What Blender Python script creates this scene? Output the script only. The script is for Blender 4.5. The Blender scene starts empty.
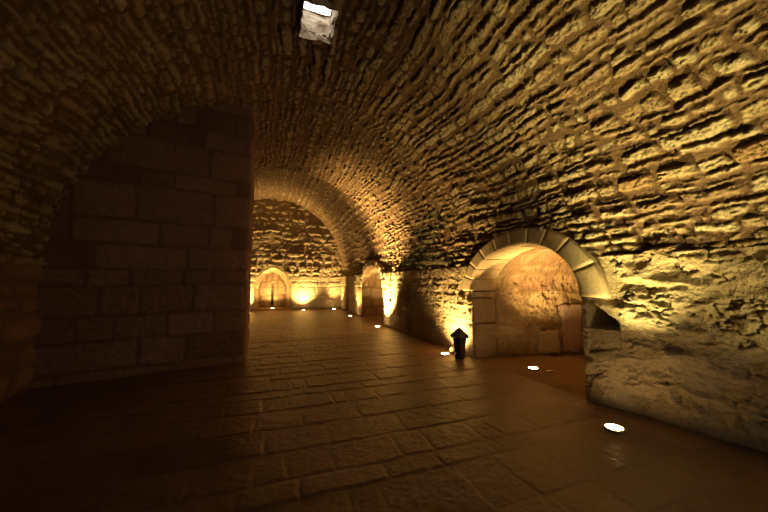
import bpy, bmesh, math
import numpy as np
from mathutils import Vector, Matrix

SC = bpy.context.scene
COL = SC.collection

# ------------------------------------------------------------------ camera
FPX = 315.0
CAM_H = 1.25
pitch = math.atan(26 / FPX)
yaw = math.atan(115 / FPX * math.cos(pitch))
cd = bpy.data.cameras.new('camera')
cam = bpy.data.objects.new('camera', cd)
COL.objects.link(cam)
cam.location = (0, 0, CAM_H)
cam.rotation_euler = (math.pi / 2 + pitch, 0, -yaw)
cd.sensor_width = 36.0
cd.lens = FPX / 768 * 36.0
cd.clip_start = 0.05
cd.clip_end = 100
SC.camera = cam

# ------------------------------------------------------------------ sky, view, lamp settings
w = bpy.data.worlds.new('sky')
SC.world = w
w.use_nodes = True
w.node_tree.nodes['Background'].inputs[0].default_value = (1.0, 0.97, 0.92, 1)
w.node_tree.nodes['Background'].inputs[1].default_value = 3.2
SC.view_settings.view_transform = 'Standard'
SC.view_settings.look = 'None'
SC.view_settings.gamma = 1.0
SC.view_settings.exposure = 0.0
SC.view_settings.use_curve_mapping = False
SC.cycles.max_bounces = 8
SC.cycles.diffuse_bounces = 5
SC.cycles.sample_clamp_indirect = 3.0

NEARC = (1.0, 0.80, 0.28)
FARC = (1.0, 0.65, 0.22)
# x, y, z, power, cone degrees, aim vector, colour, label
LAMPS = [
    (2.82, 1.97, 0.0, 620, 61, (0.12, -0.02, 1), NEARC, 'round floor uplight glowing nearest the camera at the foot of the right wall'),
    (2.92, 4.91, 0.0, 480, 122, (0.55, 0.12, 1), FARC, 'round floor uplight beside the dark capped lantern left of the large arch'),
    (2.90, 8.50, 0.0, 3600, 80, (0.20, -0.08, 1), FARC, 'round floor uplight at the near side of the small doorway'),
    (2.86, 11.50, 0.0, 450, 78, (0.20, 0.0, 1), FARC, 'round floor uplight at the far side of the small doorway'),
    (2.84, 14.55, 0.0, 620, 84, (0.12, 0.08, 1), FARC, 'round floor uplight in the far right corner of the hall'),
    (1.48, 14.55, 0.0, 900, 104, (0.0, 0.34, 1), FARC, 'round floor uplight at the far wall between the arched niche and the right corner'),
    (0.17, 15.28, 0.06, 380, 140, (0.0, 0.1, 1), FARC, 'round floor uplight on the floor inside the far arched niche'),
    (3.70, 3.73, -0.02, 680, 92, (0.50, -0.02, 1), FARC, 'round floor uplight on the floor inside the large arched chamber'),
    (-0.95, 14.55, 0.0, 900, 104, (0.0, 0.34, 1), FARC, 'round floor uplight at the far wall left of the arched niche'),
    (4.05, 9.85, 0.0, 300, 130, (0.0, 0.2, 1), FARC, 'round floor uplight inside the small doorway, behind its near jamb'),
    (2.50, -0.80, 0.0, 620, 62, (0.42, 0.98, 1), NEARC, 'unseen round floor uplight added behind the camera at the foot of the right wall'),  # added out of view to light the right wall and vault
]

# ------------------------------------------------------------------ numpy noise
def H2(ix, iy, seed=0):
    v = (ix.astype(np.int64) * 374761393 + iy.astype(np.int64) * 668265263 + seed * 1274126177) & 0xffffffff
    v = ((v ^ (v >> 13)) * 1274126177) & 0xffffffff
    v = ((v ^ (v >> 16)) * 2246822519) & 0xffffffff
    v = v ^ (v >> 15)
    return (v & 0xffffff).astype(np.float64) / 16777215.0

def vn(x, y, seed=0):
    ix = np.floor(x); iy = np.floor(y)
    fx = x - ix; fy = y - iy
    fx = fx * fx * (3 - 2 * fx); fy = fy * fy * (3 - 2 * fy)
    a = H2(ix, iy, seed); b = H2(ix + 1, iy, seed); c = H2(ix, iy + 1, seed); d = H2(ix + 1, iy + 1, seed)
    return (a * (1 - fx) + b * fx) * (1 - fy) + (c * (1 - fx) + d * fx) * fy

def fbm(x, y, seed=0, octv=4, gain=0.5):
    t = 0; a = 1.0; n = 0
    for o in range(octv):
        t = t + a * vn(x + 17.3 * o, y - 9.1 * o, seed + o); n += a
        x = x * 2.03; y = y * 2.03; a *= gain
    return t / n            # 0..1

def ss(a, b, x):
    t = np.clip((x - a) / (b - a), 0, 1)
    return t * t * (3 - 2 * t)

def cell(t, key, seed, jit):
    """jittered cells along t; key picks an independent row.  -> index, distance to low / high edge"""
    k = np.floor(t)
    j = lambda q: (H2(q, key, seed) - 0.5) * jit
    k = np.where(t < k + j(k), k - 1, k)
    k = np.where(t >= k + 1 + j(k + 1), k + 1, k)
    return k, t - (k + j(k)), k + 1 + j(k + 1) - t

def stones(s, y, seed=1, rh=0.14, rw=0.42, depth=0.035, edge=0.03, tilt=0.02, rag=0.3, rough=0.010,
           wave=0.10, prot=0.6, miss=0.05, gap=0.25, rfreq=14.0, warp=0.25, rwarp=0.35):
    """relief of a coursed rubble wall: height, tone, mortar mask"""
    s2 = s + wave * (fbm(y * 0.9, s * 0.9, seed + 50, 3) - 0.5) * 2 + rwarp * rh * (fbm(y / rw * 1.3, s / rw * 1.3, seed + 60, 2) - .5)
    y2 = y + warp * rw * (fbm(y * 2.3, s * 2.3, seed + 70, 3) - 0.5) * 2
    r, d0, d1 = cell(s2 / rh, np.zeros_like(s), seed, 0.72)
    wr = rw * (0.6 + 0.95 * H2(r, r * 0, seed + 5))
    c, e0, e1 = cell(y2 / wr + H2(r, r * 0, seed + 6) * 7, r, seed + 7, 0.7)
    R = lambda q: H2(c + 1000, r, seed + q)
    fs = d0 / np.maximum(d0 + d1, 1e-4); fy = e0 / np.maximum(e0 + e1, 1e-4)
    skew = (R(20) - 0.5) * 2 * min(.25, rwarp) * rh * (fy - .5)
    nz = (fbm(y / rh * 1.6, s / rh * 1.6, seed + 80, 5, .62) - 0.5) * rag * rh * 2
    D0 = d0 * rh - R(11) * gap * rh * .5 + nz + skew
    D1 = d1 * rh - R(12) * gap * rh - nz * .7 - skew
    E0 = e0 * wr - R(13) * gap * rh * .8 + nz
    E1 = e1 * wr - R(14) * gap * rh * .8 - nz
    dm = -edge * 0.35 * np.log(np.exp(-np.clip(D0, -.2, .6) / (edge * .35)) + np.exp(-np.clip(D1, -.2, .6) / (edge * .35))
                               + np.exp(-np.clip(E0, -.2, .6) / (edge * .35)) + np.exp(-np.clip(E1, -.2, .6) / (edge * .35)))
    prof = ss(-edge * .15, edge, dm)
    p = 1 + prot * (R(15) - 0.5) * 2
    p = np.where(R(16) < miss, p * 0.05, p)
    h = prof * (depth * p + tilt * (0.5 - fs) + tilt * .8 * (R(18) - .5) * (fy - .5) * 2)
    h = h + rough * (fbm(y * rfreq, s * rfreq, seed + 90, 4, .6) - 0.5) * 2 * (0.45 + prof * .55)
    cr = np.abs(fbm(y * rfreq * 1.3, s * rfreq * 2.2, seed + 95, 4, .6) * 2 - 1)
    h = h - rough * 1.1 * ss(.16, 0, cr) * prof
    return h, R(17), 1 - prof

# ------------------------------------------------------------------ mesh helpers
def link(name, me, mat=None, parent=None, smooth=True):
    o = bpy.data.objects.new(name, me)
    COL.objects.link(o)
    if mat: me.materials.append(mat)
    if smooth: me.polygons.foreach_set('use_smooth', np.ones(len(me.polygons), dtype=bool))
    if parent: o.parent = parent
    return o

def grid_mesh(name, P, attrs=None, mat=None, keep=None, flip=False, parent=None):
    """P (n,m,3) array -> grid mesh; keep (n-1,m-1) bool chooses faces"""
    n, m = P.shape[:2]
    idx = np.arange(n * m).reshape(n, m)
    q = np.stack([idx[:-1, :-1], idx[:-1, 1:], idx[1:, 1:], idx[1:, :-1]], -1)
    if flip: q = q[..., ::-1]
    q = q.reshape(-1, 4)
    if keep is not None: q = q[keep.reshape(-1)]
    used = np.zeros(n * m, bool); used[q.ravel()] = True
    remap = np.cumsum(used) - 1
    q = remap[q]
    V = P.reshape(-1, 3)[used]
    me = bpy.data.meshes.new(name)
    me.vertices.add(len(V)); me.vertices.foreach_set('co', V.astype(np.float32).ravel())
    me.loops.add(q.size); me.loops.foreach_set('vertex_index', q.astype(np.int32).ravel())
    me.polygons.add(len(q))
    me.polygons.foreach_set('loop_start', np.arange(0, q.size, 4, dtype=np.int32))
    me.polygons.foreach_set('loop_total', np.full(len(q), 4, dtype=np.int32))
    me.update(calc_edges=True)
    for k, a in (attrs or {}).items():
        at = me.attributes.new(k, 'FLOAT', 'POINT')
        at.data.foreach_set('value', a.reshape(-1)[used].astype(np.float32))
    me.validate()
    return link(name, me, mat, parent)

def steps(segs):
    """[(a,b,spacing),...] -> coordinates"""
    out = []
    for a, b, d in segs:
        n = max(1, int(round((b - a) / d)))
        out.append(np.linspace(a, b, n + 1)[:-1])
    out.append([segs[-1][1]])
    return np.concatenate(out)

def structure(o):
    o['kind'] = 'structure'; return o

def empty(name, loc, label, cat, group=None):
    o = bpy.data.objects.new(name, None)
    COL.objects.link(o)
    o.location = loc
    o.empty_display_size = 0.1
    o['label'] = label; o['category'] = cat
    if group: o['group'] = group
    return o

def tag(o, label, cat, group=None, kind=None):
    o['label'] = label; o['category'] = cat
    if group: o['group'] = group
    if kind: o['kind'] = kind
    return o

# ------------------------------------------------------------------ materials
def mat_base(name, rough=0.9, spec=0.3):
    m = bpy.data.materials.new(name); m.use_nodes = True
    nt = m.node_tree
    b = nt.nodes['Principled BSDF']
    b.inputs['Roughness'].default_value = rough
    b.inputs['Specular IOR Level'].default_value = spec
    return m, nt, b

ALB = 0.70
def stone_mat(name, cols, mortar, rough=0.9, bump=0.35, scale=1.0, spec=0.25, blotch=0.5, stain=(0.16, 0.11, 0.07)):
    cols = [tuple(v * ALB for v in c) for c in cols]; mortar = tuple(v * ALB for v in mortar); stain = tuple(v * ALB for v in stain)
    m, nt, b = mat_base(name, rough, spec)
    N = nt.nodes.new; L = nt.links.new
    tc = N('ShaderNodeTexCoord')
    at = N('ShaderNodeAttribute'); at.attribute_name = 'tone'
    jt = N('ShaderNodeAttribute'); jt.attribute_name = 'joint'
    n1 = N('ShaderNodeTexNoise'); n1.inputs['Scale'].default_value = 3.0 * scale; n1.inputs['Detail'].default_value = 6
    n2 = N('ShaderNodeTexNoise'); n2.inputs['Scale'].default_value = 26 * scale; n2.inputs['Detail'].default_value = 8
    n2.inputs['Roughness'].default_value = 0.65
    n3 = N('ShaderNodeTexNoise'); n3.inputs['Scale'].default_value = 0.9 * scale; n3.inputs['Detail'].default_value = 4
    for n in (n1, n2, n3): L(tc.outputs['Object'], n.inputs['Vector'])
    ad = N('ShaderNodeMath'); ad.operation = 'MULTIPLY_ADD'
    L(n1.outputs['Fac'], ad.inputs[0]); ad.inputs[1].default_value = blotch; L(at.outputs['Fac'], ad.inputs[2])
    sb = N('ShaderNodeMath'); sb.operation = 'SUBTRACT'; L(ad.outputs[0], sb.inputs[0]); sb.inputs[1].default_value = blotch * .5
    rp = N('ShaderNodeValToRGB')
    rp.color_ramp.elements[0].position = 0.0; rp.color_ramp.elements[0].color = (*cols[0], 1)
    rp.color_ramp.elements[1].position = 1.0; rp.color_ramp.elements[1].color = (*cols[-1], 1)
    for i, c in enumerate(cols[1:-1]):
        e = rp.color_ramp.elements.new((i + 1) / (len(cols) - 1)); e.color = (*c, 1)
    L(sb.outputs[0], rp.inputs[0])
    mx = N('ShaderNodeMix'); mx.data_type = 'RGBA'; L(jt.outputs['Fac'], mx.inputs['Factor'])
    L(rp.outputs[0], mx.inputs['A']); mx.inputs['B'].default_value = (*mortar, 1)
    # fine speckle
    r2 = N('ShaderNodeMapRange'); L(n2.outputs['Fac'], r2.inputs[0])
    r2.inputs[1].default_value = 0.3; r2.inputs[2].default_value = 0.7; r2.inputs[3].default_value = 0.72; r2.inputs[4].default_value = 1.15
    mu = N('ShaderNodeMix'); mu.data_type = 'RGBA'; mu.blend_type = 'MULTIPLY'; mu.inputs['Factor'].default_value = 1
    L(mx.outputs['Result'], mu.inputs['A']); L(r2.outputs[0], mu.inputs['B'])
    # brown stains
    r3 = N('ShaderNodeMapRange'); L(n3.outputs['Fac'], r3.inputs[0])
    r3.inputs[1].default_value = 0.5; r3.inputs[2].default_value = 0.72; r3.inputs[4].default_value = 0.6
    st = N('ShaderNodeMix'); st.data_type = 'RGBA'; L(r3.outputs[0], st.inputs['Factor'])
    L(mu.outputs['Result'], st.inputs['A']); st.inputs['B'].default_value = (*stain, 1)
    L(st.outputs['Result'], b.inputs['Base Color'])
    bp = N('ShaderNodeBump'); bp.inputs['Strength'].default_value = bump; bp.inputs['Distance'].default_value = 0.02
    n4 = N('ShaderNodeTexNoise'); n4.inputs['Scale'].default_value = 75 * scale; n4.inputs['Detail'].default_value = 5; L(tc.outputs['Object'], n4.inputs['Vector'])
    vo = N('ShaderNodeTexVoronoi'); vo.inputs['Scale'].default_value = 48 * scale; L(tc.outputs['Object'], vo.inputs['Vector'])
    pw = N('ShaderNodeMath'); pw.operation = 'MULTIPLY_ADD'; L(n4.outputs['Fac'], pw.inputs[0]); pw.inputs[1].default_value = .5; L(n2.outputs['Fac'], pw.inputs[2])
    pv = N('ShaderNodeMath'); pv.operation = 'MULTIPLY_ADD'; L(vo.outputs['Distance'], pv.inputs[0]); pv.inputs[1].default_value = .35; L(pw.outputs[0], pv.inputs[2])
    L(pv.outputs[0], bp.inputs['Height']); L(bp.outputs[0], b.inputs['Normal'])
    return m

M_VAULT = stone_mat('vault_stone', [(0.34, 0.22, 0.12), (0.52, 0.39, 0.21), (0.60, 0.49, 0.30), (0.44, 0.27, 0.13)], (0.20, 0.115, 0.06), bump=0.8, stain=(.26, .16, .08))
M_WALL = stone_mat('wall_stone', [(0.42, 0.30, 0.17), (0.52, 0.40, 0.23), (0.56, 0.46, 0.28)], (0.50, 0.38, 0.22), bump=0.9, stain=(.28, .18, .09))
M_LOWER = stone_mat('plastered_stone', [(0.45, 0.32, 0.18), (0.58, 0.47, 0.31), (0.38, 0.25, 0.14)], (0.30, 0.19, 0.10), bump=0.7, stain=(.20, .12, .07))
M_CHAMB = stone_mat('chamber_stone', [(0.50, 0.33, 0.16), (0.62, 0.45, 0.25), (0.42, 0.25, 0.14)], (0.28, 0.17, 0.08), bump=1.0, stain=(.24, .13, .06))
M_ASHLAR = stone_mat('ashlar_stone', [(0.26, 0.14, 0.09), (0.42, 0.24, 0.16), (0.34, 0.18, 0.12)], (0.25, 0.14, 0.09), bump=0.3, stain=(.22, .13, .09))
M_DRESSED = stone_mat('dressed_stone', [(0.66, 0.50, 0.29), (0.74, 0.58, 0.35), (0.68, 0.50, 0.28)], (0.3, 0.2, 0.1), bump=0.25, stain=(.40, .27, .14), spec=.2)
M_FLOOR = stone_mat('paving_stone', [(0.16, 0.085, 0.055), (0.26, 0.145, 0.09), (0.20, 0.11, 0.07)], (0.32, 0.20, 0.11), rough=0.42, bump=0.22, spec=0.45, stain=(.16, .09, .05))
M_DIRT = stone_mat('earth_floor', [(0.26, 0.16, 0.09), (0.32, 0.20, 0.11), (0.24, 0.15, 0.08)], (0.2, 0.12, 0.07), rough=0.85, bump=0.4, stain=(.2, .12, .07))
M_PALE = stone_mat('pale_shaft_stone', [(0.85, 0.70, 0.50), (0.98, 0.84, 0.64), (0.78, 0.62, 0.42)], (0.55, 0.40, 0.25), bump=0.6, stain=(.62, .48, .32))

M_PINK = stone_mat('pinkish_rough_stone', [(0.50, 0.34, 0.26), (0.66, 0.48, 0.38), (0.44, 0.28, 0.20)], (0.35, 0.22, 0.15), bump=1.0, stain=(.24, .13, .09))
def plain(name, col, rough=0.6, metal=0.0, nscale=20, amt=0.25):
    m, nt, b = mat_base(name, rough, 0.4)
    b.inputs['Metallic'].default_value = metal
    n = nt.nodes.new('ShaderNodeTexNoise'); n.inputs['Scale'].default_value = nscale; n.inputs['Detail'].default_value = 5
    tc = nt.nodes.new('ShaderNodeTexCoord'); nt.links.new(tc.outputs['Object'], n.inputs['Vector'])
    mx = nt.nodes.new('ShaderNodeMix'); mx.data_type = 'RGBA'; nt.links.new(n.outputs['Fac'], mx.inputs['Factor'])
    mx.inputs['A'].default_value = (*[c * (1 - amt) for c in col], 1); mx.inputs['B'].default_value = (*[min(1, c * (1 + amt)) for c in col], 1)
    nt.links.new(mx.outputs['Result'], b.inputs['Base Color'])
    bp = nt.nodes.new('ShaderNodeBump'); bp.inputs['Strength'].default_value = 0.2; bp.inputs['Distance'].default_value = 0.005
    nt.links.new(n.outputs['Fac'], bp.inputs['Height']); nt.links.new(bp.outputs[0], b.inputs['Normal'])
    return m

M_STEEL = plain('brushed_steel', (0.30, 0.26, 0.20), 0.45, 0.8)
M_PLATE = plain('pale_metal', (0.50, 0.42, 0.34), 0.5, 0.3)
M_IRON = plain('dark_iron', (0.035, 0.024, 0.02), 0.7, 0.2)
M_REDSTONE = plain('red_brown_stone', (0.16, 0.06, 0.03), 0.85)
M_MOSS = plain('dark_moss', (0.19, 0.18, 0.11), 0.95, 0, 30, 0.5)
M_LENS = bpy.data.materials.new('glowing_lens'); M_LENS.use_nodes = True
_b = M_LENS.node_tree.nodes['Principled BSDF']
_b.inputs['Emission Color'].default_value = (1, 0.66, 0.27, 1); _b.inputs['Emission Strength'].default_value = 130.0
_b.inputs['Base Color'].default_value = (0.8, 0.8, 0.8, 1)

# ------------------------------------------------------------------ shape of the place
VX, VA, VAL, VH, VB = 0.25, 3.10, 2.84, 1.45, 2.85          # first vault: centre, half span, springing height, rise
BX, BA, BH, BB = 0.10, 3.20, 1.50, 3.55          # second, higher bay
Y_BACK, Y_STEP, Y_FAR = -3.6, 8.75, 15.0
LEDGE = 1.52

def xw(Y):      # face of the right wall near the floor
    return 3.24 + 0.14 * ss(2.5, 1.9, Y) + 0.12 * ss(1.95, 1.2, Y)

def in_opening(Y, h, grow=0.0):
    """large arch opening, outer edge hidden under the ring"""
    t = np.where(Y < 3.4, (3.4 - Y) / (0.86 + grow), (Y - 3.4) / (1.15 + grow))
    top = 1.1 + (0.67 + grow) * np.sqrt(np.clip(1 - t * t, 0, 1))
    return (t <= 1) & (h < top) | ((h < 1.1) & (Y > 2.54) & (Y < 4.55))

def in_door(Y, h):
    t = (Y - 10.12) / 1.12
    return (np.abs(t) < 1) & (h < 1.08 + 0.72 * np.sqrt(np.clip(1 - t * t, 0, 1)) )

NICHE = [(2.475, 0.50), (2.475, 1.07), (2.44, 1.07), (2.185, 0.86), (2.185, 0.585)]
def in_niche(Y, h):
    top = 1.07 - (2.46 - Y) * (0.21 / 0.265)
    bot = 0.50 + (2.475 - Y) * 0.30
    return (Y > 2.185) & (Y < 2.475) & (h < top) & (h > bot)

# ---- right wall below the springing
Ys = steps([(Y_BACK, 0.6, 0.05), (0.6, 2.185, 0.011), (2.185, 2.475, 0.0095), (2.475, 2.54, 0.0095), (2.54, 4.55, 0.015),
            (4.55, 6.5, 0.014), (6.5, 9.0, 0.020), (9.0, 11.24, 0.03), (11.24, Y_FAR + .1, 0.03)])
hs = steps([(-0.02, LEDGE, 0.0105)])
YY, HH = np.meshgrid(Ys, hs)
h1, t1, j1 = stones(HH + .07, YY + 0.2, seed=11, rh=0.43, rw=0.62, depth=0.022, edge=0.085, tilt=-0.008, rag=0.3, rough=0.034, wave=0.10, prot=0.5, miss=0.0, gap=0.2, rfreq=6)
rg = 1 - 2 * np.abs(fbm(YY * 2.2 + HH * 1.6, HH * 4.5 - YY * 1.2, 911, 4, .55) * 2 - 1)
h1 = h1 + .045 * rg + .03 * (fbm(YY * 5, HH * 7, 912, 5, .6) - .5)
h1 = h1 * ss(-.02, .15, HH)
h2, t2, j2 = stones(HH, YY, seed=31, rh=0.17, rw=0.26, depth=0.022, edge=0.035, tilt=0.01, rag=0.4, rough=0.028, wave=0.08, prot=0.8, miss=0.06, gap=0.2, rfreq=10)
fade = ss(0.15, 0.8, fbm(YY * 1.1, HH * 1.1, 77, 3)) # areas of smooth plaster
h2 = h2 * (0.35 + 0.75 * fade)
near = ss(3.2, 2.8, YY)
def near_ring(Y, h):
    t = np.where(Y < 3.4, (3.4 - Y) / 1.18, (Y - 3.4) / 1.42)
    return ss(1.12, 1.0, np.hypot(t, (h - 1.1) / .95)) * ss(.98, 1.06, h)
hh_ = h1 * near + h2 * (1 - near)
hh_ = hh_ * (1 - .9 * near_ring(YY, HH)) - .015 * near_ring(YY, HH)
# pilaster-like offsets in the far lower wall
hh_ = hh_ + 0.05 * ss(7.9, 7.75, YY) * ss(7.05, 7.2, YY) + 0.05 * ss(8.98, 8.7, YY) * ss(8.25, 8.35, YY) + 0.07 * ss(11.3, 11.5, YY) * ss(12.4, 12.2, YY) - 0.10 * ss(12.4, 12.5, YY) * ss(13.9, 13.7, YY)
# corners rounded toward the openings
hh_ = hh_ - 0.05 * np.exp(-np.abs(YY - 4.55) / 0.03) * (YY > 4.5) * (HH < 1.1)
hh_ = hh_ * (1 - 0.8 * np.exp(-np.abs(YY - 2.54) / 0.02) * (YY < 2.6))
nic = in_niche(YY, HH)
dn = np.where(HH < 0.77, -0.004 + .012 * fbm(YY * 30, HH * 30, 5, 2), 0.42)
sb_ = 0.50 + (2.475 - YY) * .30

rim = ss(0.05, 0.0, np.maximum(np.maximum(2.185 - YY, YY - 2.475), np.maximum(HH - 1.0, 0.55 - HH)))
hh_ = hh_ * (1 - .6 * rim) + .012 * rim
dep = np.where(nic, dn, -hh_)
X = xw(YY) + dep
# ledge cap
P = np.stack([X, YY, HH], -1)
capX = [0.06, 0.14, 0.24]
rows = []
for k, c in enumerate(capX):
    r = P[-1].copy(); r[:, 0] = xw(Ys) + c; r[:, 2] = LEDGE + 0.012 * (k + 1) + .02 * fbm(Ys * 8, Ys * 0 + k, 3, 2); rows.append(r)
P = np.concatenate([P, np.array(rows)], 0)
tone = np.concatenate([np.where(near > .5, t1, t2), np.full((3, len(Ys)), .4)], 0)
joint = np.concatenate([np.where(near > .5, j1 * .8, j2 * .8), np.full((3, len(Ys)), .9)], 0)
Yc = (P[:-1, :-1, 1] + P[1:, 1:, 1]) / 2; Hc = (P[:-1, :-1, 2] + P[1:, 1:, 2]) / 2
keep = ~(in_opening(Yc, Hc, 0.19) & (Hc > 1.08) | in_opening(Yc, Hc) | in_door(Yc, Hc))
Xc = (P[:-1, :-1, 0] + P[1:, 1:, 0]) / 2
structure(grid_mesh('wall_right', P, {'tone': tone, 'joint': joint}, M_WALL, keep, flip=True))

# ---- first vault
arcR = steps([(0, 3.9, 0.010), (3.9, 5.2, 0.018), (5.2, 9.4, 0.03)])
TH = arcR / arcR[-1] * math.pi
Yv = steps([(Y_BACK, 0.4, 0.05), (0.4, 5.0, 0.0105), (5.0, Y_STEP, 0.016)])
YY, TT = np.meshgrid(Yv, TH)
SS_ = np.meshgrid(Yv, arcR)[1]
a, ta, ja = stones(SS_, YY, seed=101, rh=0.094, rw=0.27, depth=0.042, edge=0.018, tilt=-0.012, rag=0.42, rough=0.021, wave=0.10, prot=0.55, miss=0.05, gap=0.45)
b, tb, jb = stones(SS_, YY, seed=131, rh=0.092, rw=0.155, depth=0.040, edge=0.030, tilt=-0.008, rag=0.5, rough=0.022, wave=0.12, prot=0.7, miss=0.08, gap=0.40)
mixr = ss(4.6, 5.6, YY + 0.8 * (fbm(YY, SS_, 9, 2) - .5))
hv = a * (1 - mixr) + b * mixr
hv = hv + 0.05 * (fbm(YY * .8, SS_ * .8, 200, 3) - .5)
hv = hv * ss(-0.02, 0.06, Y_STEP - YY + .03)
off = (xw(YY) - 3.33) * ss(1.5, 0.0, SS_)  # meet the lower wall near the camera
off = np.where(YY > 3.4, off * ss(4.6, 3.6, YY) - .075 * ss(1.1, .1, SS_) * ss(4.5, 4.9, YY), off)
cx = np.cos(TT); sx = np.sin(TT)
AA = np.where(cx > 0, VA, VAL); nx = cx / AA; nz = sx / VB; nl = np.hypot(nx, nz); nx /= nl; nz /= nl
PX = VX + AA * cx + off - nx * hv
PZ = VH + VB * sx - nz * hv
P = np.stack([PX, YY, PZ], -1)
Yc = (P[:-1, :-1, 1] + P[1:, 1:, 1]) / 2; Hc = (P[:-1, :-1, 2] + P[1:, 1:, 2]) / 2; Xc = (P[:-1, :-1, 0] + P[1:, 1:, 0]) / 2
MOSS_P = P[(SS_ < 2.0) & (YY > 4.5)].copy()
SKX0, SKX1, SKY0, SKY1 = 0.27, 0.62, 3.20, 3.68
keep = ~((Xc > 2.5) & in_opening(Yc, Hc, 0.19))
jag = 0.02 * (fbm(Xc * 9, Yc * 9, 3, 2) - .5)
keep &= ~((Hc > 3) & (Xc > SKX0 + jag) & (Xc < SKX1 + jag) & (Yc > SKY0 + jag) & (Yc < SKY1 + jag))
structure(grid_mesh('ceiling', P, {'tone': np.where(mixr > .5, tb, ta), 'joint': np.where(mixr > .5, jb, ja)}, M_VAULT, keep, flip=True))

# ---- second bay vault, higher
th = np.linspace(0, math.pi, 330)
Yv = steps([(Y_STEP - 0.02, Y_FAR + .1, 0.028)])
YY, TT = np.meshgrid(Yv, th); SS_ = TT * 3.4
a, ta, ja = stones(SS_, YY, seed=151, rh=0.11, rw=0.18, depth=0.045, edge=0.04, tilt=0.02, rag=0.4, rough=0.02, wave=0.12, prot=0.7, miss=0.1, gap=0.4)
hv = a * (.15 + .85 * ss(14.7, 13.6, YY)) + .05 * (fbm(YY, SS_, 210, 3) - .5) 
cx = np.cos(TT); sx = np.sin(TT)
nx = cx / BA; nz = sx / BB; nl = np.hypot(nx, nz); nx /= nl; nz /= nl
P = np.stack([BX + BA * cx + 0.02 - nx * hv, YY, BH + BB * sx - nz * hv], -1)
Yc = (P[:-1, :-1, 1] + P[1:, 1:, 1]) / 2; Hc = (P[:-1, :-1, 2] + P[1:, 1:, 2]) / 2; Xc = (P[:-1, :-1, 0] + P[1:, 1:, 0]) / 2
structure(grid_mesh('ceiling', P, {'tone': ta, 'joint': ja}, M_VAULT, ~((Xc > 2.5) & in_door(Yc, Hc)), flip=True))

# ---- face where the first vault ends (seen only from beyond) : closes the gap up to the higher bay
th = np.linspace(0, math.pi, 160)
r_ = np.linspace(0, 1, 12)
RR, TT = np.meshgrid(r_, th)
x0 = VX + np.where(np.cos(TT) > 0, VA, VAL) * np.cos(TT); z0 = VH + VB * np.sin(TT); x1 = BX + (BA + .05) * np.cos(TT); z1 = BH + (BB + .05) * np.sin(TT)
P = np.stack([x0 + (x1 - x0) * RR, np.full_like(x0, Y_STEP) + .02 * (fbm(RR * 5, TT * 9, 4, 3) - .5), z0 + (z1 - z0) * RR], -1)
structure(grid_mesh('wall_step', P, {'tone': fbm(RR * 4, TT * 8, 8, 3), 'joint': RR * 0}, M_VAULT))

# ---- left wall (dark side of the hall)
Yl = steps([(Y_BACK, Y_FAR + .1, 0.045)]); hl = steps([(-.02, 1.56, 0.035)])
YY, HH = np.meshgrid(Yl, hl)
a, ta, ja = stones(HH, YY, seed=171, rh=0.26, rw=0.5, depth=0.04, edge=0.05, rag=0.2)
P = np.stack([np.where(YY < Y_STEP, -2.60, -3.10) + a - .03, YY, HH], -1)
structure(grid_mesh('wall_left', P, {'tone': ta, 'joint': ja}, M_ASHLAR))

# ---- wall behind the camera
Xb = steps([(-2.95, 3.7, 0.06)]); hb = steps([(-.02, 4.4, 0.06)])
XX, HH = np.meshgrid(Xb, hb)
a, ta, ja = stones(HH, XX, seed=181, rh=0.26, rw=0.5, depth=0.04, edge=0.06, rag=0.2)
P = np.stack([XX, Y_BACK + a, HH], -1)
Xc = (P[:-1, :-1, 0] + P[1:, 1:, 0]) / 2; Hc = (P[:-1, :-1, 2] + P[1:, 1:, 2]) / 2
structure(grid_mesh('wall_back', P, {'tone': ta, 'joint': ja}, M_ASHLAR, ~((Xc > 2.1) & (Xc < 3.05) & (Hc < 1.85)), flip=True))  # unseen opening added here to let in daylight as a soft fill

# ---- far wall with its arched niche hole
NX0, NX1, NCX = -0.60, 0.94, 0.17
def ntop(X):
    t = np.abs(X - NCX) / 0.77
    return 1.02 + 0.86 * np.clip(1 - t ** 1.75, 0, 1) ** 0.62
Xf = steps([(-3.0, 3.45, 0.022)]); hf = steps([(-.02, 5.15, 0.022)])
XX, HH = np.meshgrid(Xf, hf)
a, ta, ja = stones(HH, XX, seed=201, rh=0.20, rw=0.40, depth=0.055, edge=0.05, tilt=-0.01, rag=0.35, rough=0.02, wave=0.12, prot=0.7, miss=0.08, gap=0.35, rfreq=7)
b, tb, jb = stones(HH, XX, seed=211, rh=0.33, rw=0.55, depth=0.02, edge=0.04, tilt=0.0, rag=0.1, rough=0.012, wave=0.02, prot=0.4, miss=0, gap=0.12)
m_ = ss(1.35, 1.65, HH)
nr = ss(0.30, 0.12, np.maximum(np.abs(XX - NCX) - 0.77, HH - ntop(XX)))  # smooth stones round the niche
hv = a * m_ + b * (1 - m_)
hv = hv * (1 - .85 * nr) + .03 * nr
P = np.stack([XX, Y_FAR - hv, HH], -1)
Xc = (P[:-1, :-1, 0] + P[1:, 1:, 0]) / 2; Hc = (P[:-1, :-1, 2] + P[1:, 1:, 2]) / 2
keep = ~((Xc > NX0) & (Xc < NX1) & (Hc < ntop(Xc)))
structure(grid_mesh('wall_far', P, {'tone': np.where(m_ > .5, ta, tb), 'joint': np.where(m_ > .5, ja, jb) * .8}, M_WALL, keep))

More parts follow.
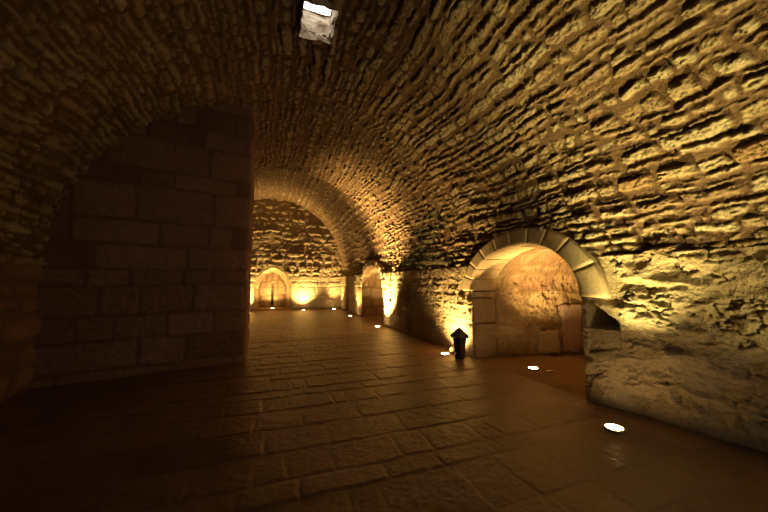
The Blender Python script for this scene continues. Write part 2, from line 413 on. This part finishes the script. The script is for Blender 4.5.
# ---- recess lofts: a profile (u across, h up) swept in depth
def recess(name, prof, depths, place, mat, seed, depth=.02, rh=.3, rw=.5, back=True, rough=.012, noslit=True, extra=None):
    """prof(d)->(u,h) arrays ; place(u,h,d)->xyz"""
    n = 140
    U = []; Hh = []
    for d in depths:
        u, h = prof(d, n); U.append(u); Hh.append(h)
    U = np.array(U); Hh = np.array(Hh)
    D = np.repeat(np.array(depths)[:, None], n, 1)
    du = np.gradient(U, axis=1); dh = np.gradient(Hh, axis=1); ll = np.hypot(du, dh) + 1e-6
    arc = np.cumsum(ll, 1)
    a, ta, ja = stones(arc, D, seed=seed, rh=rh, rw=rw, depth=depth, edge=.05, tilt=0.01, rag=.12, rough=rough, wave=.02, prot=.5, miss=0, gap=.15, rfreq=9)
    a = a - depth
    a = a * ss(0, .05, D - depths[0] + .001)
    n1 = -dh / ll; n2 = du / ll
    P = place(U + n1 * a * -1, Hh + n2 * a * -1, D)
    o = structure(grid_mesh(name, P, {'tone': ta, 'joint': ja * .7}, mat))
    if back:
        u, h = prof(depths[-1], n)
        base = h.min()
        R = np.linspace(0, 1, 60)[:, None]
        UU = u[None] + 0 * R; HH_ = base + (h[None] - base) * R
        a, ta, ja = stones(HH_, UU, seed=seed + 3, rh=rh, rw=rw, depth=depth, edge=.05, tilt=.01, rag=.15, rough=rough, wave=.03, prot=.5, miss=0, gap=.15, rfreq=9)
        if extra is not None: a = a + extra(UU, HH_)
        P = place(UU, HH_, depths[-1] - a + depth)
        b = structure(grid_mesh(name, P, {'tone': ta, 'joint': ja * .7}, mat))
    return o

# chamber behind the large arch
def chamber_prof(d, n):
    far = 4.58 - max(0, d - .5) * .25; near_ = 2.52
    cen = (far + near_) / 2 - .05
    base = -.05
    g = .035 if d < .49 else 0.0
    far += g; near_ -= g * .5
    t = np.linspace(0, 1, n); u = np.zeros(n); h = np.zeros(n)
    k1 = int(n * .3); k2 = int(n * .7)
    u[:k1] = far; h[:k1] = np.linspace(base, 1.1, k1, endpoint=False)
    ang = np.linspace(0, math.pi, k2 - k1)
    half = np.where(ang < math.pi / 2, far - cen, cen - near_)
    u[k1:k2] = cen + half * np.cos(ang); h[k1:k2] = 1.1 + g + (0.66 + .12 * min(1, max(0, d - .5))) * np.sin(ang)
    u[k2:] = near_; h[k2:] = np.linspace(1.1, base, n - k2)
    return u, h
recess('wall_chamber', chamber_prof, [.02, .2, .485] + list(np.linspace(.495, 2.25, 110)), lambda u, h, d: np.stack([3.25 + d + 0 * u, u, h], -1),
       M_CHAMB, 301, depth=.030, rh=.36, rw=.45, rough=.045)

# small doorway passage
def door_prof(d, n):
    half = 1.12; cen = 10.12
    t = np.linspace(0, 1, n); u = np.zeros(n); h = np.zeros(n)
    k1 = int(n * .3); k2 = int(n * .7)
    u[:k1] = cen + half; h[:k1] = np.linspace(-.02, 1.08, k1, endpoint=False)
    ang = np.linspace(0, math.pi, k2 - k1)
    u[k1:k2] = cen + half * np.cos(ang); h[k1:k2] = 1.08 + .72 * np.sin(ang)
    u[k2:] = cen - half; h[k2:] = np.linspace(1.08, -.02, n - k2)
    return u, h
recess('wall_doorway', door_prof, list(np.linspace(-.03, 1.5, 50)), lambda u, h, d: np.stack([3.25 + d + 0 * u, u, h], -1),
       M_CHAMB, 321, depth=.02, rh=.35, rw=.4, rough=.02)

# niche in the far wall, narrowing to a dark slit
def far_prof(d, n):
    k = 1 - 0.22 * min(1, d / .9)
    u = np.zeros(n); h = np.zeros(n)
    k1 = int(n * .25); k2 = int(n * .75)
    u[:k1] = NX0; h[:k1] = np.linspace(0, 1.02, k1, endpoint=False)
    u[k1:k2] = np.linspace(NX0, NX1, k2 - k1); h[k1:k2] = ntop(u[k1:k2])
    u[k2:] = NX1; h[k2:] = np.linspace(1.02, 0, n - k2)
    return NCX + (u - NCX) * k, h * (1 - .10 * min(1, d / .9)) + 0.06 * (h < .01)
recess('wall_niche', far_prof, list(np.linspace(-.04, .9, 40)), lambda u, h, d: np.stack([u, Y_FAR + d + 0 * u, h], -1),
       M_CHAMB, 341, depth=.015, rh=.33, rw=.4, rough=.01,
       extra=lambda U, Hh: -.6 * ((np.abs(U - NCX) < .06) & (Hh > .15) & (Hh < 1.22)))

# ---- cross wall on the left: ashlar, its end towards the passage
path = [(-3.0, 4.95), (-0.40, 5.55), (-0.345, 5.58), (-0.335, 5.62), (-0.335, 6.45), (-3.0, 6.45)]
pts = []; dist = 0
for (ax, ay), (bx, by) in zip(path[:-1], path[1:]):
    L_ = math.hypot(bx - ax, by - ay); nst = max(2, int(L_ / .02))
    nrm = ((by - ay) / L_, -(bx - ax) / L_)
    for k in range(nst):
        f = k / nst; pts.append((ax + (bx - ax) * f, ay + (by - ay) * f, dist + L_ * f, nrm[0], nrm[1]))
    dist += L_
pts = np.array(pts)
hc = steps([(-.02, 4.32, 0.02)])
TT, HH = np.meshgrid(pts[:, 2], hc)
a, ta, ja = stones(HH, TT, seed=401, rh=0.36, rw=0.58, depth=0.016, edge=0.03, tilt=0.01, rag=0.05, rough=0.014, wave=0.01, prot=0.6, miss=0, gap=0.04, rfreq=7, warp=.03, rwarp=.08)
XX = pts[:, 0][None] + pts[:, 3][None] * a * (1 if True else 0); YY = pts[:, 1][None] + pts[:, 4][None] * a
vault_h = VH + .04 + VB * np.sqrt(np.clip(1 - ((XX - VX) / np.where(XX > VX, VA + .02, VAL + .02)) ** 2, 0, 1))
HH2 = np.minimum(HH, vault_h)
P = np.stack([XX, YY, HH2], -1)
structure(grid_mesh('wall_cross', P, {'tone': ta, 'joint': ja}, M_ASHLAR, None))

# ------------------------------------------------------------------ floors
Xg = steps([(-3.0, -0.6, 0.03), (-0.6, 3.20, 0.0135), (3.20, 3.55, 0.03)])
Yg = steps([(Y_BACK - .1, 0.3, 0.06), (0.3, 4.0, 0.0135), (4.0, 7.5, 0.02), (7.5, Y_FAR + .1, 0.04)])
YY, XX = np.meshgrid(Yg, Xg)
a, ta, ja = stones(YY, XX, seed=501, rh=0.33, rw=0.44, depth=0.005, edge=0.012, tilt=0.006, rag=0.06, rough=0.0030, wave=0.008, prot=0.6, miss=0, gap=0.03, rfreq=12, warp=.05, rwarp=.08)
a = a - .01
P = np.stack([XX, YY, a], -1)
structure(grid_mesh('floor', P, {'tone': ta, 'joint': ja * .25}, M_FLOOR, ~((P[:-1, :-1, 0] > 3.225) & (((P[:-1, :-1, 1] > 2.45) & (P[:-1, :-1, 1] < 4.6)) | ((P[:-1, :-1, 1] > 9.0) & (P[:-1, :-1, 1] < 11.25)))), flip=True))
Xg = steps([(3.22, 5.6, 0.02)]); Yg = steps([(2.35, 4.75, 0.02)])
YY, XX = np.meshgrid(Yg, Xg)
z = -.035 + .022 * (fbm(XX * 4, YY * 4, 61, 5) - .5) * 2
z = z - .05 * ss(3.30, 3.24, XX)
o = structure(grid_mesh('floor', np.stack([XX, YY, z], -1), {'tone': fbm(XX * 2, YY * 2, 62, 3), 'joint': XX * 0}, M_DIRT, flip=True))
Xg = steps([(3.2, 4.9, 0.05)]); Yg = steps([(8.9, 11.4, 0.05)])
YY, XX = np.meshgrid(Yg, Xg)
structure(grid_mesh('floor', np.stack([XX, YY, -.008 + .012 * (fbm(XX * 4, YY * 4, 61, 3) - .5)], -1), {'tone': fbm(XX * 2, YY * 2, 62, 3), 'joint': XX * 0}, M_DIRT, flip=True))
Xg = steps([(-.7, 1.05, 0.05)]); Yg = steps([(Y_FAR - .06, Y_FAR + 1.0, 0.05)])
YY, XX = np.meshgrid(Yg, Xg)
structure(grid_mesh('trim_niche_sill', np.stack([XX, YY, .06 + .01 * (fbm(XX * 4, YY * 4, 61, 3) - .5) - .08 * (YY < Y_FAR - .05)], -1), {'tone': fbm(XX * 2, YY * 2, 62, 3), 'joint': XX * 0}, M_CHAMB, flip=True))

# ------------------------------------------------------------------ solid blocks
def block(name, fn, res, mat, parent=None, rough=.006, rnd=.008, seed=1):
    """closed block: fn(a,b,c in 0..1)->xyz, edges eased, faces slightly uneven"""
    bm = bmesh.new()
    bmesh.ops.create_cube(bm, size=1.0)
    bmesh.ops.subdivide_edges(bm, edges=bm.edges[:], cuts=res, use_grid_fill=True)
    me = bpy.data.meshes.new(name); 
    n = len(bm.verts)
    q = np.array([v.co[:] for v in bm.verts]) + .5
    on = (q < 1e-4).astype(int) + (q > 1 - 1e-4).astype(int)
    edge = on.sum(1) >= 2
    P = np.array([fn(*t) for t in q])
    cen = P.mean(0)
    d = cen - P; d /= np.linalg.norm(d, axis=1)[:, None] + 1e-6
    amt = np.where(edge, rnd, 0) + rough * (fbm(P[:, 0] * 11 + P[:, 2] * 5, P[:, 1] * 11 + P[:, 2] * 7, seed, 3))
    P = P + d * amt[:, None]
    for v, p in zip(bm.verts, P): v.co = p
    bmesh.ops.recalc_face_normals(bm, faces=bm.faces[:])
    bm.to_mesh(me); bm.free()
    at = me.attributes.new('tone', 'FLOAT', 'POINT')
    at.data.foreach_set('value', np.full(n, (seed * 0.37) % 1.0, dtype=np.float32))
    me.attributes.new('joint', 'FLOAT', 'POINT')
    return link(name, me, mat, parent)

# large arch ring : voussoirs and jamb stones are its parts
arch = empty('stone_arch', (3.25, 3.4, 0), 'round arch of smooth dressed stones around the large lit opening in the right wall', 'arch')
inv = lambda p: (p[0] - 3.25, p[1] - 3.4, p[2])
def ring_pt(ang, r, x):
    c, s_ = math.cos(ang), math.sin(ang)
    if c < 0: yi, yo = 3.4 + 0.86 * c, 3.4 + 1.14 * c
    else: yi, yo = 3.4 + 1.15 * c, 3.4 + 1.37 * c
    zi, zo = 1.1 + .67 * s_, 1.1 + .88 * s_
    return (x, yi + (yo - yi) * r, zi + (zo - zi) * r)
cuts = np.radians([0, 17, 33, 50, 66, 82, 98, 114, 132, 156, 181])
for k in range(len(cuts) - 1):
    a0, a1 = cuts[k] - .003, cuts[k + 1] + .003
    fr = 3.205
    block('voussoir', lambda a, b, c: inv(ring_pt(a0 + (a1 - a0) * a, b, fr + (3.74 - fr) * c)), 7, M_DRESSED, arch, seed=20 + k, rough=.006, rnd=.004)
hts = [0, .55, .98, 1.09]
for k in range(3):
    z0, z1 = hts[k] + .001, hts[k + 1] - .001
    block('jamb_stone', lambda a, b, c: inv((3.235 + .505 * a, 4.555 + .17 * b, z0 - (.06 if k == 0 else 0) + (z1 - z0 + (.06 if k == 0 else 0)) * c)), 14, M_LOWER, arch, seed=40 + k, rough=.035, rnd=.006)
hts = [0, .40, .78, 1.09]
for k in range(3):
    z0, z1 = hts[k] + .003, hts[k + 1] - .003
    block('jamb_stone', lambda a, b, c: inv((3.25 + .49 * a, 2.50 + .035 * b, z0 - (.06 if k == 0 else 0) + (z1 - z0 + (.06 if k == 0 else 0)) * c)), 8, M_WALL, arch, seed=50 + k, rough=.006, rnd=.003)

# pale patched block on the near side deep in the chamber
def cfar(x): return 4.58 - max(0, x - 3.75) * .25
blk = block('masonry_block', lambda a, b, c: (4.88 + .44 * a, cfar(4.88 + .44 * a) - .07 + .10 * b, -.03 + .91 * c), 14, M_PINK, None, seed=71, rough=.09, rnd=.03)
blk2 = block('masonry_block', lambda a, b, c: (4.44 + .42 * a, cfar(4.44 + .42 * a) - .08 + .10 * b, -.03 + .45 * c), 14, M_LOWER, None, seed=72, rough=.06, rnd=.03)
tag(blk2, 'low brown masonry block at the chamber wall left of the taller pale one', 'stone block')
tag(blk, 'pale pinkish masonry block standing deep inside the large arched chamber', 'stone block')

# doorway arch stones
da = empty('doorway_arch', (3.25, 10.12, 0), 'low stone arch over the small doorway farther along the right wall', 'arch')
cuts = np.radians(np.linspace(0, 180, 10))
for k in range(9):
    a0, a1 = cuts[k] + .01, cuts[k + 1] - .01
    def dp(a, b, c, a0=a0, a1=a1):
        g = a0 + (a1 - a0) * a
        return (-.06 + .30 * c, (1.11 + .2 * b) * math.cos(g), 1.08 + (.71 + .2 * b) * math.sin(g))
    block('voussoir', dp, 4, M_DRESSED, da, seed=80 + k, rough=.02, rnd=.01)

# ------------------------------------------------------------------ skylight shaft and its pale stone lining
def shaft():
    z0, z1 = 4.20, 4.57
    P = []
    corners = [(SKX0, SKY0), (SKX1, SKY0), (SKX1, SKY1), (SKX0, SKY1), (SKX0, SKY0)]
    per = []
    for (ax, ay), (bx, by) in zip(corners[:-1], corners[1:]):
        for f in np.linspace(0, 1, 24, endpoint=False): per.append((ax + (bx - ax) * f, ay + (by - ay) * f))
    per.append(corners[0]); per = np.array(per)
    c = np.array([(SKX0 + SKX1) / 2, (SKY0 + SKY1) / 2])
    zz = np.linspace(z0, z1, 60)
    n = fbm(zz[:, None] * 9 + 0 * per[:, 0][None], (per[:, 0] + per[:, 1] * 1.7)[None] * 9 + 0 * zz[:, None], 5, 4)
    sc_ = 1.05 + (n - .5) * .30
    Q = np.zeros((60, len(per), 3))
    Q[..., 0] = c[0] + (per[:, 0] - c[0])[None] * sc_; Q[..., 1] = c[1] + (per[:, 1] - c[1])[None] * sc_; Q[..., 2] = zz[:, None]
    Q[:, -1] = Q[:, 0]
    return structure(grid_mesh('window_1', Q, {'tone': n, 'joint': ss(.45, .3, n)}, M_PALE, None, flip=True))
shaft()

# unseen shell added to block stray daylight, open at the shaft and back opening
def shell():
    bm = bmesh.new()
    def quad(*p): bm.faces.new([bm.verts.new(q) for q in p])
    x0, x1, y0, ym, y1, zr, zh = -3.5, 6.4, -4.1, 8.0, 16.8, 4.56, 5.5
    zr = 4.55
    for (a, b, c, d) in [(x0, x1, y0, SKY0), (x0, x1, SKY1, ym), (x0, SKX0, SKY0, SKY1), (SKX1, x1, SKY0, SKY1)]:
        quad((a, c, zr), (b, c, zr), (b, d, zr), (a, d, zr))
    quad((x0, ym, zh), (x1, ym, zh), (x1, y1, zh), (x0, y1, zh)); quad((x0, ym, zr), (x1, ym, zr), (x1, ym, zh), (x0, ym, zh))
    quad((x0, y0, -.3), (x1, y0, -.3), (x1, y1, -.3), (x0, y1, -.3))
    quad((x0, y0, -.3), (1.7, y0, -.3), (1.7, y0, zh), (x0, y0, zh)); quad((3.3, y0, -.3), (x1, y0, -.3), (x1, y0, zh), (3.3, y0, zh)); quad((1.7, y0, 2.4), (3.3, y0, 2.4), (3.3, y0, zh), (1.7, y0, zh))
    for (ax, ay), (bx, by) in [((x1, y0), (x1, y1)), ((x1, y1), (x0, y1)), ((x0, y1), (x0, y0))]:
        quad((ax, ay, -.3), (bx, by, -.3), (bx, by, zh), (ax, ay, zh))
    me = bpy.data.meshes.new('light_block_shell'); bm.to_mesh(me); bm.free()
    structure(link('light_block_shell', me, M_ASHLAR, None, False))
shell()

# ------------------------------------------------------------------ floor uplights
def lathe(name, prof, mat, parent, seg=32, loc=(0, 0, 0)):
    bm = bmesh.new()
    rings = []
    for r, z in prof:
        rings.append([bm.verts.new((r * math.cos(2 * math.pi * k / seg), r * math.sin(2 * math.pi * k / seg), z)) for k in range(seg)])
    for A, B in zip(rings[:-1], rings[1:]):
        for k in range(seg): bm.faces.new((A[k], A[(k + 1) % seg], B[(k + 1) % seg], B[k]))
    bm.faces.new(rings[0][::-1]); bm.faces.new(rings[-1])
    bmesh.ops.recalc_face_normals(bm, faces=bm.faces[:])
    me = bpy.data.meshes.new(name); bm.to_mesh(me); bm.free()
    o = link(name, me, mat, parent, smooth=False); o.location = loc
    return o

ring_me = lens_me = None
for i, (x, y, z, pw, cone, aim, colr, lab) in enumerate(LAMPS):
    t = empty('floor_uplight', (x, y, z), lab, 'floor light', 'round uplights set in the floor')
    if ring_me is None:
        r = lathe('trim_ring', [(.088, -.03), (.088, .004), (.082, .010), (.066, .010), (.064, .006), (.064, -.03)], M_STEEL, t); ring_me = r.data
        l = lathe('lens', [(.063, -.02), (.063, .006), (.055, .011), (.03, .014), (.004, .015)], M_LENS, t); lens_me = l.data
    else:
        link('trim_ring', ring_me, None, t, False); link('lens', lens_me, None, t, False)
    ld = bpy.data.lights.new('beam', 'SPOT')
    ld.energy = pw; ld.color = colr; ld.spot_size = math.radians(cone); ld.spot_blend = 1.0; ld.shadow_soft_size = .05
    lo = bpy.data.objects.new('beam', ld); COL.objects.link(lo); lo.parent = t
    lo.location = (0, 0, .045)
    lo.rotation_euler = Vector(aim).to_track_quat('-Z', 'Y').to_euler()

# small plates let into the floor near the lamps
def plate(loc, rz, sx, sy, label):
    bm = bmesh.new(); bmesh.ops.create_cube(bm, size=1)
    bmesh.ops.scale(bm, vec=(sx, sy, .014), verts=bm.verts[:])
    bmesh.ops.bevel(bm, geom=bm.edges[:], offset=.004, segments=2, affect='EDGES')
    me = bpy.data.meshes.new('floor_plate'); bm.to_mesh(me); bm.free()
    o = link('floor_plate', me, M_PLATE, None, False); o.location = loc; o.rotation_euler = (0, 0, rz)
    return tag(o, label, 'plate')
plate((3.78, 3.52, -.015), .2, .13, .06, 'small pale plate on the chamber floor right of the glowing uplight')
plate((3.03, 4.98, .004), .5, .09, .06, 'small bright plate on the floor between the uplight and the round red-brown stone')
plate((-.06, 6.83, .004), .1, .16, .08, 'small pale plate in the dark paving beside the end of the cross wall')

# ------------------------------------------------------------------ capped lantern and round stone beside the arch
lt = empty('lantern', (3.00, 4.58, 0), 'dark lantern with a peaked cap standing beside the left foot of the large arch', 'lantern')
lathe('base', [(.085, 0), (.09, .015), (.09, .04), (.078, .06)], M_IRON, lt, 8)
lathe('body', [(.088, .05), (.098, .12), (.125, .33), (.128, .345)], M_IRON, lt, 6)
lathe('cap', [(.152, .335), (.172, .350), (.170, .362), (.11, .41), (.055, .462), (.02, .49), (.012, .50)], M_IRON, lt, 6)
bm = bmesh.new(); bmesh.ops.create_icosphere(bm, subdivisions=3, radius=.06)
for v in bm.verts:
    k = 1 + .12 * (math.sin(v.co.x * 70) * math.cos(v.co.y * 55 + v.co.z * 40)); v.co = Vector((v.co.x * k, v.co.y * k * .95, v.co.z * k * .9))
me = bpy.data.meshes.new('round_stone'); bm.to_mesh(me); bm.free()
rs = link('round_stone', me, M_REDSTONE); rs.location = (3.09, 4.92, .052)
tag(rs, 'small round red-brown stone on the floor beside the uplight left of the large arch', 'stone')

# ------------------------------------------------------------------ moss above the ledge
def moss(label, y0, y1, h0, h1, n, seed, dens):
    rng = np.random.default_rng(seed)
    V = MOSS_P[(MOSS_P[:, 1] > y0) & (MOSS_P[:, 1] < y1) & (MOSS_P[:, 2] > h0) & (MOSS_P[:, 2] < h1)]
    d = fbm(V[:, 1] * 2.0, V[:, 2] * 3.0, seed, 3) + .25 * (fbm(V[:, 1] * 14, V[:, 2] * 14, seed + 5, 2) - .5)
    ey = (V[:, 1] - (y0 + y1) / 2) / ((y1 - y0) / 2); eh = (V[:, 2] - h0) / (h1 - h0)
    V = V[d > dens + .25 * np.abs(ey) ** 3 + .2 * eh ** 2]
    V = V[rng.permutation(len(V))[:n]]
    bm = bmesh.new()
    for x, y, h in V:
        c = Vector((x - .004, y, h)); sz = rng.uniform(.007, .017)
        for q in range(4):
            dr = Vector((-rng.uniform(.1, .8), rng.normal(), rng.normal())).normalized()
            sd = dr.cross(Vector((rng.normal(), rng.normal(), rng.normal()))).normalized()
            up_ = dr.cross(sd) * .18
            v = [bm.verts.new(c), bm.verts.new(c + dr * sz * .6 + sd * sz * .45 + up_ * sz), bm.verts.new(c + dr * sz * 1.3), bm.verts.new(c + dr * sz * .6 - sd * sz * .45 + up_ * sz)]
            bm.faces.new(v)
    me = bpy.data.meshes.new('moss'); bm.to_mesh(me); bm.free()
    return tag(link('moss', me, M_MOSS, None, False), label, 'moss', kind='stuff')
moss('dark green moss growing on the vault above the ledge left of the large arch', 4.9, 7.9, 1.6, 2.75, 5500, 5, .43)
moss('dark moss growing on the vault above and around the small doorway', 7.9, 8.43, 1.55, 2.2, 1200, 6, .42)
